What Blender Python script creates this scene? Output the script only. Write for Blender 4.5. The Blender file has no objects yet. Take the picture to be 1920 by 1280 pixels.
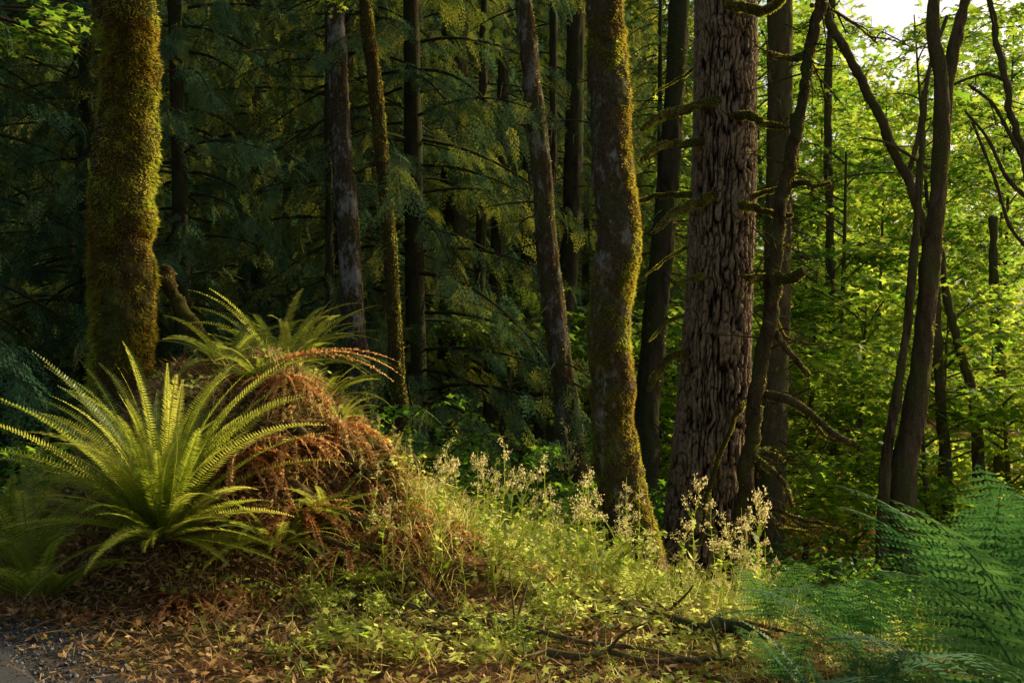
import bpy, math, numpy as np
from mathutils import Vector
rng=np.random.default_rng(11)
scene=bpy.context.scene
R=math.radians
# ------------------------------------------------------------------ maths
def ss(a,b,x):
    t=np.clip((np.asarray(x,float)-a)/(b-a),0,1); return t*t*(3-2*t)
def vnoise(P,seed=0):
    P=np.asarray(P,float); i=np.floor(P).astype(np.int64); f=P-i; u=f*f*(3-2*f)
    def h(dx,dy,dz):
        x=i[...,0]+dx; y=i[...,1]+dy; z=i[...,2]+dz
        n=(x*374761393+y*668265263+z*1442695041+seed*974126177)&0xffffffff
        n=((n^(n>>13))*1274126177)&0xffffffff
        return (n^(n>>16))/4294967295.0*2-1
    ux,uy,uz=u[...,0],u[...,1],u[...,2]
    L=lambda a,b,t:a+(b-a)*t
    return L(L(L(h(0,0,0),h(1,0,0),ux),L(h(0,1,0),h(1,1,0),ux),uy),
             L(L(h(0,0,1),h(1,0,1),ux),L(h(0,1,1),h(1,1,1),ux),uy),uz)
def fbm(P,o=3,seed=0):
    P=np.asarray(P,float); s=0;a=1;t=0
    for k in range(o):
        s=s+a*vnoise(P*(2**k),seed+k*17); t+=a; a*=.5
    return s/t
def nrm(v): return v/np.maximum(np.linalg.norm(v,axis=-1,keepdims=True),1e-9)
def U(a,b,n=None): return rng.uniform(a,b,n)
# ------------------------------------------------------------------ terrain
RN=(0.81,0.586)      # normal of the road edge
def SD(x,y): return RN[0]*x+RN[1]*y
def moundr(x,y):
    P=np.stack([x,y,0*x],-1); wob=.18*fbm(P*1.3,3,5)
    return np.sqrt(((x+2.1)/1.42)**2+((y-7.75)/1.45)**2)+wob, wob
def H(x,y):
    x=np.asarray(x,float); y=np.asarray(y,float)
    sd=SD(x,y)
    z=-3.2*ss(3,16,sd)-.12*ss(5,7,sd)*(1-ss(9,12,sd))
    P=np.stack([x,y,0*x],-1)
    r,wob=moundr(x,y)
    z=z+1.38*(1-ss(.3,1.2,r))
    r2=np.sqrt(((x+.9)/1.35)**2+((y-6.95)/.95)**2)+wob
    z=z+.42*(1-ss(.1,1.15,r2))
    r3=np.sqrt(((x+2.15)/.85)**2+((y-6.4)/.6)**2)+wob
    z=z+.36*(1-ss(.1,1.1,r3))
    m=ss(1.15,2.2,sd)
    md=1+3.2*(1-ss(.9,1.3,r))+1.2*(1-ss(.7,1.2,r2))
    z=z+m*(.06*fbm(P*1.7,3,9)+.035*md*fbm(P*5,4,3))
    far=ss(26,80,y)
    z=z+far*(14*(1-ss(-5,30,x))+7)
    z=z+far*1.5*fbm(P*.06,2,4)
    return z
# ------------------------------------------------------------------ mesh building
def make_mesh(name,parts,mat,smooth=False):
    parts=[p for p in parts if len(p[0]) and len(p[1])]
    V=np.concatenate([p[0] for p in parts]); 
    Rr=np.concatenate([np.broadcast_to(np.asarray(p[2],float),(len(p[0]),)) for p in parts])
    loops=[];starts=[];off=0;ls=0
    for p in parts:
        F=np.asarray(p[1]); k=F.shape[1]
        loops.append((F+off).ravel()); starts.append(ls+np.arange(len(F))*k)
        ls+=F.size; off+=len(p[0])
    loops=np.concatenate(loops).astype(np.int32); starts=np.concatenate(starts).astype(np.int32)
    me=bpy.data.meshes.new(name)
    me.vertices.add(len(V)); me.vertices.foreach_set("co",V.astype(np.float32).ravel())
    me.loops.add(len(loops)); me.loops.foreach_set("vertex_index",loops)
    me.polygons.add(len(starts)); me.polygons.foreach_set("loop_start",starts)
    me.update(calc_edges=True)
    a=me.attributes.new("rnd",'FLOAT','POINT'); a.data.foreach_set("value",Rr.astype(np.float32))
    if smooth: me.polygons.foreach_set("use_smooth",np.ones(len(starts),bool))
    me.materials.append(mat)
    return me
def shift(parts,b): 
    b=np.asarray(b,float); return [(p[0]-b,p[1],p[2]) for p in parts]
def catmull(P,n):
    P=np.asarray(P,float); m=len(P)
    Q=np.vstack([2*P[0]-P[1],P,2*P[-1]-P[-2]])
    t=np.linspace(0,m-1-1e-9,n); i=t.astype(int); f=(t-i)[:,None]
    p0,p1,p2,p3=Q[i],Q[i+1],Q[i+2],Q[i+3]
    return .5*(2*p1+(p2-p0)*f+(2*p0-5*p1+4*p2-p3)*f**2+(3*p1-p0-3*p2+p3)*f**3)
def tube(P4,n,seg,amp=0.,freq=3.,seed=0,disp=None,rnd=.5,want=False,stretch=.35):
    C=catmull(P4,n); c=C[:,:3]; r=np.maximum(C[:,3],1e-4)
    T=nrm(np.gradient(c,axis=0))
    u=np.array([1.,0,0]) if abs(T[0,0])<.8 else np.array([0,1.,0])
    Us=np.zeros_like(c)
    for k in range(n):
        u=u-T[k]*np.dot(u,T[k]); u/=np.linalg.norm(u); Us[k]=u
    Vs=np.cross(T,Us)
    a=np.linspace(0,2*math.pi,seg,endpoint=False)
    N=np.cos(a)[None,:,None]*Us[:,None]+np.sin(a)[None,:,None]*Vs[:,None]
    G=c[:,None]+r[:,None,None]*N
    rr=np.full((n,seg),rnd)
    if amp: 
        G=G+N*(amp*fbm(G*freq*np.array([1,1,stretch]),3,seed))[...,None]
    if disp is not None:
        d,rr=disp(G,N,c,r); G=G+N*d[...,None]
    idx=np.arange(n*seg).reshape(n,seg)
    F=np.stack([idx[:-1],np.roll(idx,-1,1)[:-1],np.roll(idx,-1,1)[1:],idx[1:]],-1).reshape(-1,4)
    Vv=G.reshape(-1,3)
    out=[(Vv,F,rr.ravel())]
    for row,cc in ((0,c[0]),(n-1,c[-1])):
        cv=np.vstack([G[row],cc[None]]); k=np.arange(seg)
        out.append((cv,np.stack([k,(k+1)%seg,np.full(seg,seg)],-1),rr[row,0]*.6))
    if want: return out,G,N
    return out
def stamp(tv,tf,X,Y,Z,T,rnd):
    m=len(T); n=len(tv)
    V=T[:,None]+tv[None,:,0,None]*X[:,None]+tv[None,:,1,None]*Y[:,None]+tv[None,:,2,None]*Z[:,None]
    F=(tf[None]+(np.arange(m)*n)[:,None,None]).reshape(-1,tf.shape[1])
    return (V.reshape(-1,3),F,np.repeat(rnd,n))
def kites(B,D,S,L,W,rnd,mid=.35):
    """lance leaves: base B, direction D, side S, length, half width"""
    L=np.asarray(L)[...,None];W=np.asarray(W)[...,None]
    V=np.stack([B,B+D*L*mid+S*W,B+D*L,B+D*L*mid-S*W],1)
    m=len(B); F=np.arange(m*4).reshape(m,4)
    return (V.reshape(-1,3),F,np.repeat(np.broadcast_to(rnd,(m,)),4))
def fuzz(G,N,count,ln,wd,mask=None,down=.35,lo=0.,hi=1.):
    n,s=G.shape[:2]
    i=rng.integers(0,n-1,count); j=rng.integers(0,s,count); f=rng.random((count,1)); g=rng.random((count,1))
    j2=(j+1)%s
    P=(G[i,j]*(1-f)+G[i+1,j]*f)*(1-g)+(G[i,j2]*(1-f)+G[i+1,j2]*f)*g
    Nn=N[i,j]
    if mask is not None:
        k=mask(P,Nn)>rng.random(count); P=P[k];Nn=Nn[k]
    m=len(P)
    cl=ss(-.2,.5,fbm(P*9,2,61)); big=ss(-.25,.3,fbm(P*2.2,3,64))
    D=nrm(Nn+rng.normal(0,.5,(m,3))+np.array([0,0,-1.])*(down+.7*cl)[:,None])
    S=nrm(np.cross(D,rng.normal(0,1,(m,3))))
    return kites(P-Nn*.006,D,S,ln*U(.4,1.2,m)*(.7+.9*cl),wd*U(.6,1.3,m),np.clip(lo+(hi-lo)*(.3*cl+.6*big+.1*rng.random(m)),0,1),.4)
# ------------------------------------------------------------------ materials
def newmat(name):
    m=bpy.data.materials.new(name); m.use_nodes=True; nt=m.node_tree; nt.nodes.clear()
    return m,nt
def node(nt,t,**k):
    n=nt.nodes.new(t)
    for a,b in k.items(): setattr(n,a,b)
    return n
def mixc(nt,f,a,b,bt='MIX'):
    n=node(nt,'ShaderNodeMix',data_type='RGBA',blend_type=bt)
    for s,v in ((0,f),(6,a),(7,b)):
        if isinstance(v,(tuple,float,int)):
            n.inputs[s].default_value=v if s==0 else (*v,1)
        else: nt.links.new(v,n.inputs[s])
    return n.outputs[2]
def noise(nt,scale,detail=4,rough=.6,stretch=None):
    n=node(nt,'ShaderNodeTexNoise'); n.inputs['Scale'].default_value=scale; n.inputs['Detail'].default_value=detail; n.inputs['Roughness'].default_value=rough
    tc=node(nt,'ShaderNodeTexCoord'); v=tc.outputs['Object']
    if stretch:
        mp=node(nt,'ShaderNodeMapping'); mp.inputs['Scale'].default_value=stretch; nt.links.new(v,mp.inputs[0]); v=mp.outputs[0]
    nt.links.new(v,n.inputs['Vector'])
    return n.outputs['Fac']
def ramp(nt,f,a,b):
    n=node(nt,'ShaderNodeMapRange'); n.inputs[1].default_value=a;n.inputs[2].default_value=b; nt.links.new(f,n.inputs[0]); return n.outputs[0]
def attr(nt):
    return node(nt,'ShaderNodeAttribute',attribute_name='rnd').outputs['Fac']
def leafmat(name,a,b,ta,tb,tmix=.45,rough=.5,spec=.3,var=None):
    m,nt=newmat(name); L=nt.links
    at=attr(nt)
    c=mixc(nt,at,a,b); t=mixc(nt,at,ta,tb)
    if var:   # each plant differs a little in hue and depth
        oi=node(nt,'ShaderNodeObjectInfo').outputs['Random']; v=mixc(nt,oi,var[0],var[1]); c=mixc(nt,1.,c,v,'MULTIPLY'); t=mixc(nt,1.,t,v,'MULTIPLY')
    tr=node(nt,'ShaderNodeBsdfTranslucent'); L.new(t,tr.inputs[0])
    mx=node(nt,'ShaderNodeMixShader'); mx.inputs[0].default_value=tmix
    if spec>0:
        p=node(nt,'ShaderNodeBsdfPrincipled'); L.new(c,p.inputs['Base Color'])
        p.inputs['Roughness'].default_value=rough; p.inputs['Specular IOR Level'].default_value=spec
    else:
        p=node(nt,'ShaderNodeBsdfDiffuse'); L.new(c,p.inputs[0])
    L.new(p.outputs[0],mx.inputs[1]);L.new(tr.outputs[0],mx.inputs[2])
    o=node(nt,'ShaderNodeOutputMaterial'); L.new(mx.outputs[0],o.inputs[0])
    return m
def barkmat(name,cols,bump=.4,scale=6,grey=0.,greycol=(.3,.28,.25),stretch=(1,1,.3)):
    m,nt=newmat(name); L=nt.links
    n1=ramp(nt,noise(nt,scale,6,.7,stretch),.36,.64)
    n2=ramp(nt,noise(nt,scale*.28,4),.38,.6)
    c=mixc(nt,n1,cols[0],cols[1]); c=mixc(nt,n2,c,cols[2]) if len(cols)>2 else c
    fine=ramp(nt,noise(nt,scale*9,5,.75,(1,1,.5)),.3,.7)
    c=mixc(nt,1.,c,mixc(nt,fine,(.4,.4,.4),(1.5,1.5,1.5)),'MULTIPLY')
    if grey:
        g=ramp(nt,noise(nt,scale*.6,7,.8,(1,1,.5)),1-grey,1-grey+.08)
        c=mixc(nt,g,c,mixc(nt,fine,tuple(q*.35 for q in greycol),greycol))
    p=node(nt,'ShaderNodeBsdfDiffuse'); L.new(c,p.inputs[0])
    b=node(nt,'ShaderNodeBump'); b.inputs['Strength'].default_value=bump; b.inputs['Distance'].default_value=.03
    L.new(noise(nt,scale*5,5,.75,(1,1,.35)),b.inputs['Height']); L.new(b.outputs[0],p.inputs['Normal'])
    o=node(nt,'ShaderNodeOutputMaterial'); L.new(p.outputs[0],o.inputs[0])
    return m
M_moss=leafmat('moss_fuzz',(.06,.055,.014),(.20,.27,.025),(.8,.5,.05),(1.,1.,.12),.38,.8,0)
M_bmoss=leafmat('branch_moss',(.15,.15,.03),(.34,.38,.06),(.9,.72,.08),(1.,1.,.14),.42,.8,0)
M_mosb=barkmat('mossy_bark',[(.045,.032,.014),(.085,.105,.018),(.075,.048,.022)],.8,7)
M_mosg=barkmat('mossy_grey_bark',[(.065,.05,.032),(.09,.105,.025),(.09,.062,.036)],.7,7,.47,(.36,.33,.28))
M_mosl=barkmat('lichen_bark',[(.055,.045,.03),(.11,.10,.05),(.075,.055,.038)],.7,7,.49,(.42,.4,.35))
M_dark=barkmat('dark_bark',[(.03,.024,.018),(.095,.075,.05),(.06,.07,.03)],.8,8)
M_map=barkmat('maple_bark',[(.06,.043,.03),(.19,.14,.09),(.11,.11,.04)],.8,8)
M_dead=barkmat('dead_wood',[(.06,.04,.022),(.34,.23,.13),(.18,.155,.05)],.8,12)
M_snag=barkmat('snag_bark',[(.035,.025,.016),(.15,.105,.06),(.085,.085,.03)],.8,11)
M_twig=barkmat('twig_bark',[(.05,.03,.015),(.09,.06,.03)],.2,12)
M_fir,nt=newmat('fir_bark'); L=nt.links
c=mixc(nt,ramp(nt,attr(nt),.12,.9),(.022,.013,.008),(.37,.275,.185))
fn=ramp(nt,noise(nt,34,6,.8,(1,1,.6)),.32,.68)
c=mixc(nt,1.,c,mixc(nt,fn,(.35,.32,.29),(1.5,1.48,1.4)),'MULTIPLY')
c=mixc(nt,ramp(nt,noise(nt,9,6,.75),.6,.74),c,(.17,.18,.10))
p=node(nt,'ShaderNodeBsdfDiffuse'); L.new(c,p.inputs[0])
b=node(nt,'ShaderNodeBump'); b.inputs['Strength'].default_value=.9; b.inputs['Distance'].default_value=.02
L.new(noise(nt,60,5,.75,(1,1,.6)),b.inputs['Height']);L.new(b.outputs[0],p.inputs['Normal'])
o=node(nt,'ShaderNodeOutputMaterial');L.new(p.outputs[0],o.inputs[0])
M_cedar=leafmat('cedar_foliage',(.05,.115,.06),(.11,.21,.10),(.16,.26,.03),(.6,.58,.08),.28,.45,0,((.5,.6,.68),(1.2,1.1,.98)))
M_maple=leafmat('maple_leaves',(.07,.18,.02),(.13,.26,.03),(.36,.70,.04),(1.,1.,.12),.62,.45,.15,((.35,.48,.42),(1.12,1.1,1.)))
M_shrub=leafmat('shrub_leaves',(.06,.19,.035),(.12,.27,.05),(.25,.55,.03),(.5,.75,.06),.5,.45,.15,((.5,.65,.62),(1.1,1.05,1.)))
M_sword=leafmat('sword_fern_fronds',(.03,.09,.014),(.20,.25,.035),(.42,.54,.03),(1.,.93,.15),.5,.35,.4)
M_brack=leafmat('bracken_fronds',(.03,.12,.045),(.11,.27,.10),(.06,.22,.04),(.22,.44,.09),.34,.5,.12,((.7,.8,.9),(1.15,1.08,1.)))
M_brown=leafmat('dead_fronds',(.10,.04,.016),(.60,.38,.17),(.7,.25,.05),(1.,.78,.36),.47,.6,.1,((.55,.42,.36),(1.2,1.12,.95)))
M_weed=leafmat('weed_leaves',(.05,.13,.02),(.38,.38,.06),(.42,.6,.04),(1.,1.,.28),.56,.5,.25)
M_seed=leafmat('seed_heads',(.55,.38,.16),(.8,.64,.3),(1.,.8,.35),(1.,.95,.55),.5,.6,0)
M_litter=leafmat('leaf_litter',(.08,.035,.015),(.72,.46,.22),(.65,.28,.07),(1.,.74,.3),.32,.6,.12)
M_yleaf=leafmat('yellow_leaf',(.42,.27,.05),(.26,.32,.05),(.8,.5,.05),(.6,.65,.06),.35,.5,.2)
M_grass=leafmat('grass_blades',(.14,.15,.02),(.52,.42,.13),(.8,.75,.09),(1.,.95,.4),.52,.5,0)
# ground
M_ground,nt=newmat('forest_floor'); L=nt.links
n1=ramp(nt,noise(nt,5,6,.75),.35,.65); n2=ramp(nt,noise(nt,1.2,4),.45,.62); n3=ramp(nt,noise(nt,38,5,.8),.3,.7)
c=mixc(nt,n1,(.06,.032,.015),(.30,.16,.07)); c=mixc(nt,n2,c,(.10,.09,.024))
gv=node(nt,'ShaderNodeTexVoronoi'); gv.inputs['Scale'].default_value=60
tc=node(nt,'ShaderNodeTexCoord'); L.new(tc.outputs['Object'],gv.inputs['Vector'])
g=mixc(nt,ramp(nt,gv.outputs['Color'],.0,1.),(.06,.052,.045),(.17,.155,.14))
c=mixc(nt,attr(nt),c,g)
c=mixc(nt,1.,c,mixc(nt,n3,(.4,.4,.4),(1.4,1.4,1.4)),'MULTIPLY')
p=node(nt,'ShaderNodeBsdfDiffuse'); L.new(c,p.inputs[0])
b=node(nt,'ShaderNodeBump'); b.inputs['Strength'].default_value=1; b.inputs['Distance'].default_value=.04
L.new(noise(nt,30,6,.8),b.inputs['Height']);L.new(b.outputs[0],p.inputs['Normal'])
o=node(nt,'ShaderNodeOutputMaterial');L.new(p.outputs[0],o.inputs[0])
def simple(name,a,b,scale,rough=.9,bump=.6):
    m,nt=newmat(name);L=nt.links
    p=node(nt,'ShaderNodeBsdfPrincipled'); L.new(mixc(nt,ramp(nt,noise(nt,scale,5,.8),.35,.65),a,b),p.inputs['Base Color']); p.inputs['Roughness'].default_value=rough
    bb=node(nt,'ShaderNodeBump'); bb.inputs['Strength'].default_value=bump; bb.inputs['Distance'].default_value=.01
    L.new(noise(nt,scale,4,.8),bb.inputs['Height']);L.new(bb.outputs[0],p.inputs['Normal'])
    o=node(nt,'ShaderNodeOutputMaterial');L.new(p.outputs[0],o.inputs[0]); return m
M_asph=simple('asphalt',(.03,.03,.032),(.08,.078,.075),120)
M_stone=simple('gravel_stone',(.07,.066,.062),(.22,.20,.18),9,.8,.3)
# ------------------------------------------------------------------ object helpers
col=scene.collection
def top(o,label,cat,group=None,kind=None):
    o["label"]=label; o["category"]=cat
    if group: o["group"]=group
    if kind: o["kind"]=kind
    return o
def thing(name,label,cat,base,parts,group=None,rot=0,scale=1,tilt=(0,0)):
    if len(parts)==1 :
        o=bpy.data.objects.new(name,parts[0][1]); col.objects.link(o)
    else:
        o=bpy.data.objects.new(name,None); o.empty_display_size=.3; col.objects.link(o)
        for pn,me in parts:
            c=bpy.data.objects.new(pn,me); col.objects.link(c); c.parent=o
    o.location=base; o.rotation_euler=(tilt[0],tilt[1],rot); 
    o.scale=(scale,)*3 if not isinstance(scale,tuple) else scale
    return top(o,label,cat,group)
def surf(name,me,label,cat,kind):
    o=bpy.data.objects.new(name,me); col.objects.link(o); return top(o,label,cat,None,kind)
# image pixels at an assumed distance y, converted through the camera view to metres
K=1/1920.
def W(a,b,y): return ((a-960)*K*y, y, 1.6+(640-b)*K*y)
# ------------------------------------------------------------------ ground, road
def axis(lo,a,b,hi,step,g):
    core=np.arange(a,b+step/2,step); L=[];s=step;x=a
    while x>lo: s*=g; x-=s; L.append(x)
    Rr=[];s=step;x=b
    while x<hi: s*=g; x+=s; Rr.append(x)
    return np.array(L[::-1]+list(core)+Rr)
xs=axis(-600,-5.,4.5,600,.04,1.09); ys=axis(-300,4.,11.5,900,.04,1.09)
X,Y=np.meshgrid(xs,ys); Z=H(X,Y); n,mn=X.shape
idx=np.arange(X.size).reshape(n,mn)
F=np.stack([idx[:-1,:-1],idx[:-1,1:],idx[1:,1:],idx[1:,:-1]],-1).reshape(-1,4)
sd=SD(X,Y); gm=(1-ss(1.15,1.55,sd+.35*fbm(np.stack([X,Y,0*X],-1)*2.5,3,1)))*(sd>0)*(1-ss(.1,.3,Z))
surf('ground',make_mesh('ground',[(np.stack([X,Y,Z],-1).reshape(-1,3),F,gm.ravel())],M_ground,True),'brown forest floor sloping down from a gravel shoulder','ground','structure')
rd=np.array([-RN[1],RN[0]]); rn=np.array(RN)
ts=np.linspace(-60,60,400); 
e=1.0+.05*fbm(np.stack([ts*1.5,0*ts,0*ts],-1),3,2)
inner=rn*e[:,None]+rd*ts[:,None]; outer=rn*(-5.5)+rd*ts[:,None]
Vr=np.concatenate([np.c_[inner,np.full(400,.006)],np.c_[outer,np.full(400,.006)]])
k=np.arange(399); surf('road',make_mesh('road',[(Vr,np.stack([k,k+1,k+401,k+400],-1),.5)],M_asph),'grey asphalt road with a crumbling edge','road','structure')
# ------------------------------------------------------------------ leaf templates
def leaf_template():
    an=[180,142,108,68,34,0,-34,-68,-108,-142]; ra=[.12,.5,.36,.86,.42,1,.42,.86,.36,.5]
    v=[(0,0,0)]
    for a,r in zip(an,ra):
        x=r*math.cos(R(a)); y=r*math.sin(R(a)); v.append((x,y,-.22*y*y-.12*max(x,0)**2))
    v=np.array(v)*.5; v[:,0]+=.1
    f=np.array([(0,i,i%10+1) for i in range(1,11)])
    return v,f
LT=leaf_template()
def leaves(P,size,az,tilt=.4,rnd=None,tpl=LT):
    m=len(P)
    Z=nrm(np.c_[rng.normal(0,tilt,(m,2)),np.ones(m)])
    X=np.c_[np.cos(az),np.sin(az),-.3*np.ones(m)]; X=nrm(X-Z*(X*Z).sum(1,keepdims=True)); Yv=np.cross(Z,X)
    s=np.asarray(size)[:,None]
    return stamp(tpl[0],tpl[1],X*s,Yv*s,Z*s,P,U(0,1,m) if rnd is None else rnd)
def spray_template(np_=7,sub=2,wd=.02):
    B=[];D=[];Ln=[];Wd=[]
    for i in range(np_):
        t=(i+.5)/np_
        for s in (-1,1):
            a=R(52-18*t); l=.42*(1-t)**.8*(.7+.3*math.sin(math.pi*min(1,t*2)))+.08
            b=np.array([t,0,-.25*t*t]); d=np.array([math.cos(a),s*math.sin(a),-.25])
            B.append(b);D.append(d);Ln.append(l);Wd.append(wd)
            for j in range(sub):
                q=(j+.7)/(sub+.3)
                for s2 in (-1,1):
                    a2=a*s+s2*R(38); B.append(b+d*l*q); D.append(np.array([math.cos(a2),math.sin(a2),-.3])); Ln.append(l*.42*(1-q*.5)); Wd.append(wd)
    B.append(np.zeros(3));D.append(np.array([1,0,-.2]));Ln.append(1.05);Wd.append(.012)
    B=np.array(B);D=nrm(np.array(D));S=nrm(np.cross(D,np.array([0,0,1.])))
    V,F,_=kites(B,D,S,np.array(Ln),np.array(Wd),.5,.4); return V,F
SP=spray_template(); SPs=spray_template(5,1,.03)
# ------------------------------------------------------------------ cedar / hemlock tree meshes (local coordinates)
def cedar(seed,nb=140,zmin=.4,zmax=14,Lmax=2.7,tr=.13,tpl=SP,size=.33,step=.14):
    global rng; keep=rng; rng=np.random.default_rng(seed)
    P=[];Xs=[];Ns=[];wood=[]
    for b in range(nb):
        z=zmin+(zmax-zmin)*(b/nb)**1.15+U(-.1,.1); az=b*2.4+U(-.5,.5)
        Lb=Lmax*(1-.75*(z/zmax)**1.5)*U(.6,1.1)
        n=int(Lb/step)+2; t=np.linspace(0,1,n)
        pitch=R(U(-5,20))-R(U(35,75))*t**.8+R(12)*t**3
        ds=Lb/(n-1); r=np.cumsum(np.cos(pitch))*ds; zz=z+np.cumsum(np.sin(pitch))*ds
        aa=az+U(-.25,.25)*t
        c=np.c_[r*np.cos(aa),r*np.sin(aa),zz]
        wood.append(np.c_[c[::max(1,n//6)],np.linspace(.022,.004,len(c[::max(1,n//6)]))])
        T=nrm(np.gradient(c,axis=0)); S=np.c_[-np.sin(aa),np.cos(aa),0*aa]
        for s in (-1,1):
            k=t>.12
            m=k.sum(); d=nrm(T[k]*U(.3,.9,(m,1))+s*S[k]*U(.4,1.,(m,1))+np.c_[np.zeros((m,2)),-U(.2,1.1,m)])
            P.append(c[k]+rng.normal(0,.05,(m,3)));Xs.append(d);Ns.append(nrm(np.cross(T[k],S[k])+rng.normal(0,.5,(m,3))))
    P=np.concatenate(P);Xs=np.concatenate(Xs);Ns=np.concatenate(Ns)
    Zv=nrm(Ns-Xs*(Ns*Xs).sum(1,keepdims=True)); Yv=np.cross(Zv,Xs); s=(size*U(.5,1.3,len(P)))[:,None]
    crown=make_mesh('crown',[stamp(tpl[0],tpl[1],Xs*s,Yv*s,Zv*s,P,U(0,1,len(P)))],M_cedar)
    wp=[]
    wp+=tube(np.array([[0,0,-.5,tr*1.35],[0,0,.6,tr*1.05],[.04,.02,zmax*.5,tr*.7],[0,0,zmax+.8,.02]]),60,14,.02,6,seed)
    for w in wood:
        if len(w)>2: wp+=tube(w,len(w)*2,4)
    trunk=make_mesh('trunk',wp,M_dark,True)
    rng=keep
    return [('trunk',trunk),('crown',crown)]
cedars=[cedar(1),cedar(2,Lmax=3.1,nb=150),cedar(3,Lmax=2.2,tr=.11,nb=120)]
CP=[(-8.0,13.2),(-5.6,13.6),(-3.9,12.3),(-2.4,14.4),(-1.25,13.6),(-10.5,17),(-7.2,17.5),(-4.3,17.2),(-1.0,18.2),(-2.8,20.5),(.2,21),
    (-6,23),(-9.5,22),(1.7,24.5),(3.3,23.5),(-13.5,20),(2.7,29),(-.5,27),(-6.4,10.9)]
for i,(x,y) in enumerate(CP):
    v=i%3
    thing('cedar_tree','dark western conifer with drooping feathery boughs and straight trunk','conifer',(x,y,float(H(x,y))),cedars[v],'conifers filling the shaded forest',rot=i*1.7,scale=U(.9,1.2),tilt=(U(-.02,.02),U(-.02,.02)))
# ------------------------------------------------------------------ maple crown meshes
def limbs_leaves(seed,origins,nl,Lr,pitch,twl=(.5,1.),lsize=.12,az_range=(0,6.283),lspace=.075,tilt=.35,droop=30,woodr=.02,tw=14):
    global rng; keep=rng; rng=np.random.default_rng(seed)
    wp=[];LP=[];LA=[]
    for k in range(nl):
        o=np.asarray(origins(k),float); az=U(*az_range); Lb=U(*Lr); n=14; t=np.linspace(0,1,n)
        p=R(U(*pitch))-R(droop)*t; aa=az+U(-.5,.5)*t
        c=o+np.c_[np.cumsum(np.cos(p)*np.cos(aa)),np.cumsum(np.cos(p)*np.sin(aa)),np.cumsum(np.sin(p))]*Lb/n
        c=np.vstack([o,c]); wp+=tube(np.c_[c[::2],np.linspace(woodr,min(.004,woodr),len(c[::2]))],14,5)
        for q in range(tw):
            tt=U(.25,1.); i=int(tt*n); b=c[i]; a2=aa[min(i,n-1)]+U(.4,1.3)*(-1 if q%2 else 1); l=U(*twl)*(1.15-tt*.6)
            m=max(4,int(l/lspace)); u=np.linspace(0.1,1,m); pp=R(U(-15,25))-R(30)*u
            a3=a2+U(-.3,.3)*u
            cc=b+np.c_[np.cumsum(np.cos(pp)*np.cos(a3)),np.cumsum(np.cos(pp)*np.sin(a3)),np.cumsum(np.sin(pp))]*l/m
            wp+=tube(np.c_[np.vstack([b,cc[m//2],cc[-1]]),np.array([.25,.2,.1])*woodr],4,3)
            for s in (-1,1):
                LP.append(cc+np.c_[np.cos(a3+s*1.2),np.sin(a3+s*1.2),0*a3]*lsize*.45+rng.normal(0,.15*lsize,(m,3))); LA.append(a3+s*U(.7,1.3,m))
    LP=np.concatenate(LP);LA=np.concatenate(LA)
    lv=leaves(LP,lsize*U(.6,1.25,len(LP)),LA,tilt)
    rng=keep
    return wp,lv
def maple(seed,h=5.,nl=16,lean=(.3,.2),lsize=.24,Lr=(1.2,2.3),lo=.22):
    zz=lambda k:(lean[0]*k/nl,lean[1]*k/nl,h*(lo+(1-lo)*k/nl))
    wp,lv=limbs_leaves(seed,zz,nl,Lr,(10,50),lsize=lsize,lspace=.125,tilt=.5)
    wp+=tube(np.array([[0,0,-.4,.08],[.05,.02,h*.3,.055],[lean[0]*.6,lean[1]*.5,h*.65,.04],[lean[0],lean[1],h,.015]]),30,8,.01,6,seed)
    return [('trunk',make_mesh('trunk',wp,M_map,True)),('crown',make_mesh('crown',[lv],M_maple))]
maples=[maple(21,5.5,22),maple(22,7.5,28,(-.5,.3)),maple(23,4.,16,(.4,-.2)),maple(24,12.5,40,(.6,.3),.28,(1.6,3.),.12)]
MP=[(6.0,18,0,0),(8.9,21,3,0),(5.2,21.5,2,0),(11.2,24,3,0),(6.2,24,3,0),(13.4,28,3,0),(9.0,25,0,0),(4.6,17.6,2,0),(7.4,17.8,0,0),
    (5.6,28,3,0),(4.6,25.5,0,0),(2.4,19.5,2,0),(15.2,32,3,0),(6.6,21,1,0),(9.6,18.9,0,0),(1.1,17.9,2,0),(4.9,33,3,0),(8.3,16.9,2,0),
    (5.6,19.6,0,0),(2.9,26,0,0),(.4,23,2,0),(-.3,16.3,2,0),(6.7,16.2,2,0),(11.8,33,3,0),(8.4,29,3,.95)]
for i,(x,y,v,s) in enumerate(MP):
    thing('maple_tree','slender understory maple with layered bright green lobed leaves','tree',(x,y,float(H(x,y))),maples[v],'green maples in the sunlit clearing',rot=i*2.1,scale=s or U(.9,1.2))
for x,y,v,s in [(5.6,4.6,1,.75),(4.9,3.2,2,.95)]:  # maples added outside the view to cast shade over the bracken
    thing('maple_tree','unseen maple added to shade the roadside bracken','tree',(x,y,float(H(x,y))),maples[v],'green maples in the sunlit clearing',rot=x,scale=s)
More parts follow.
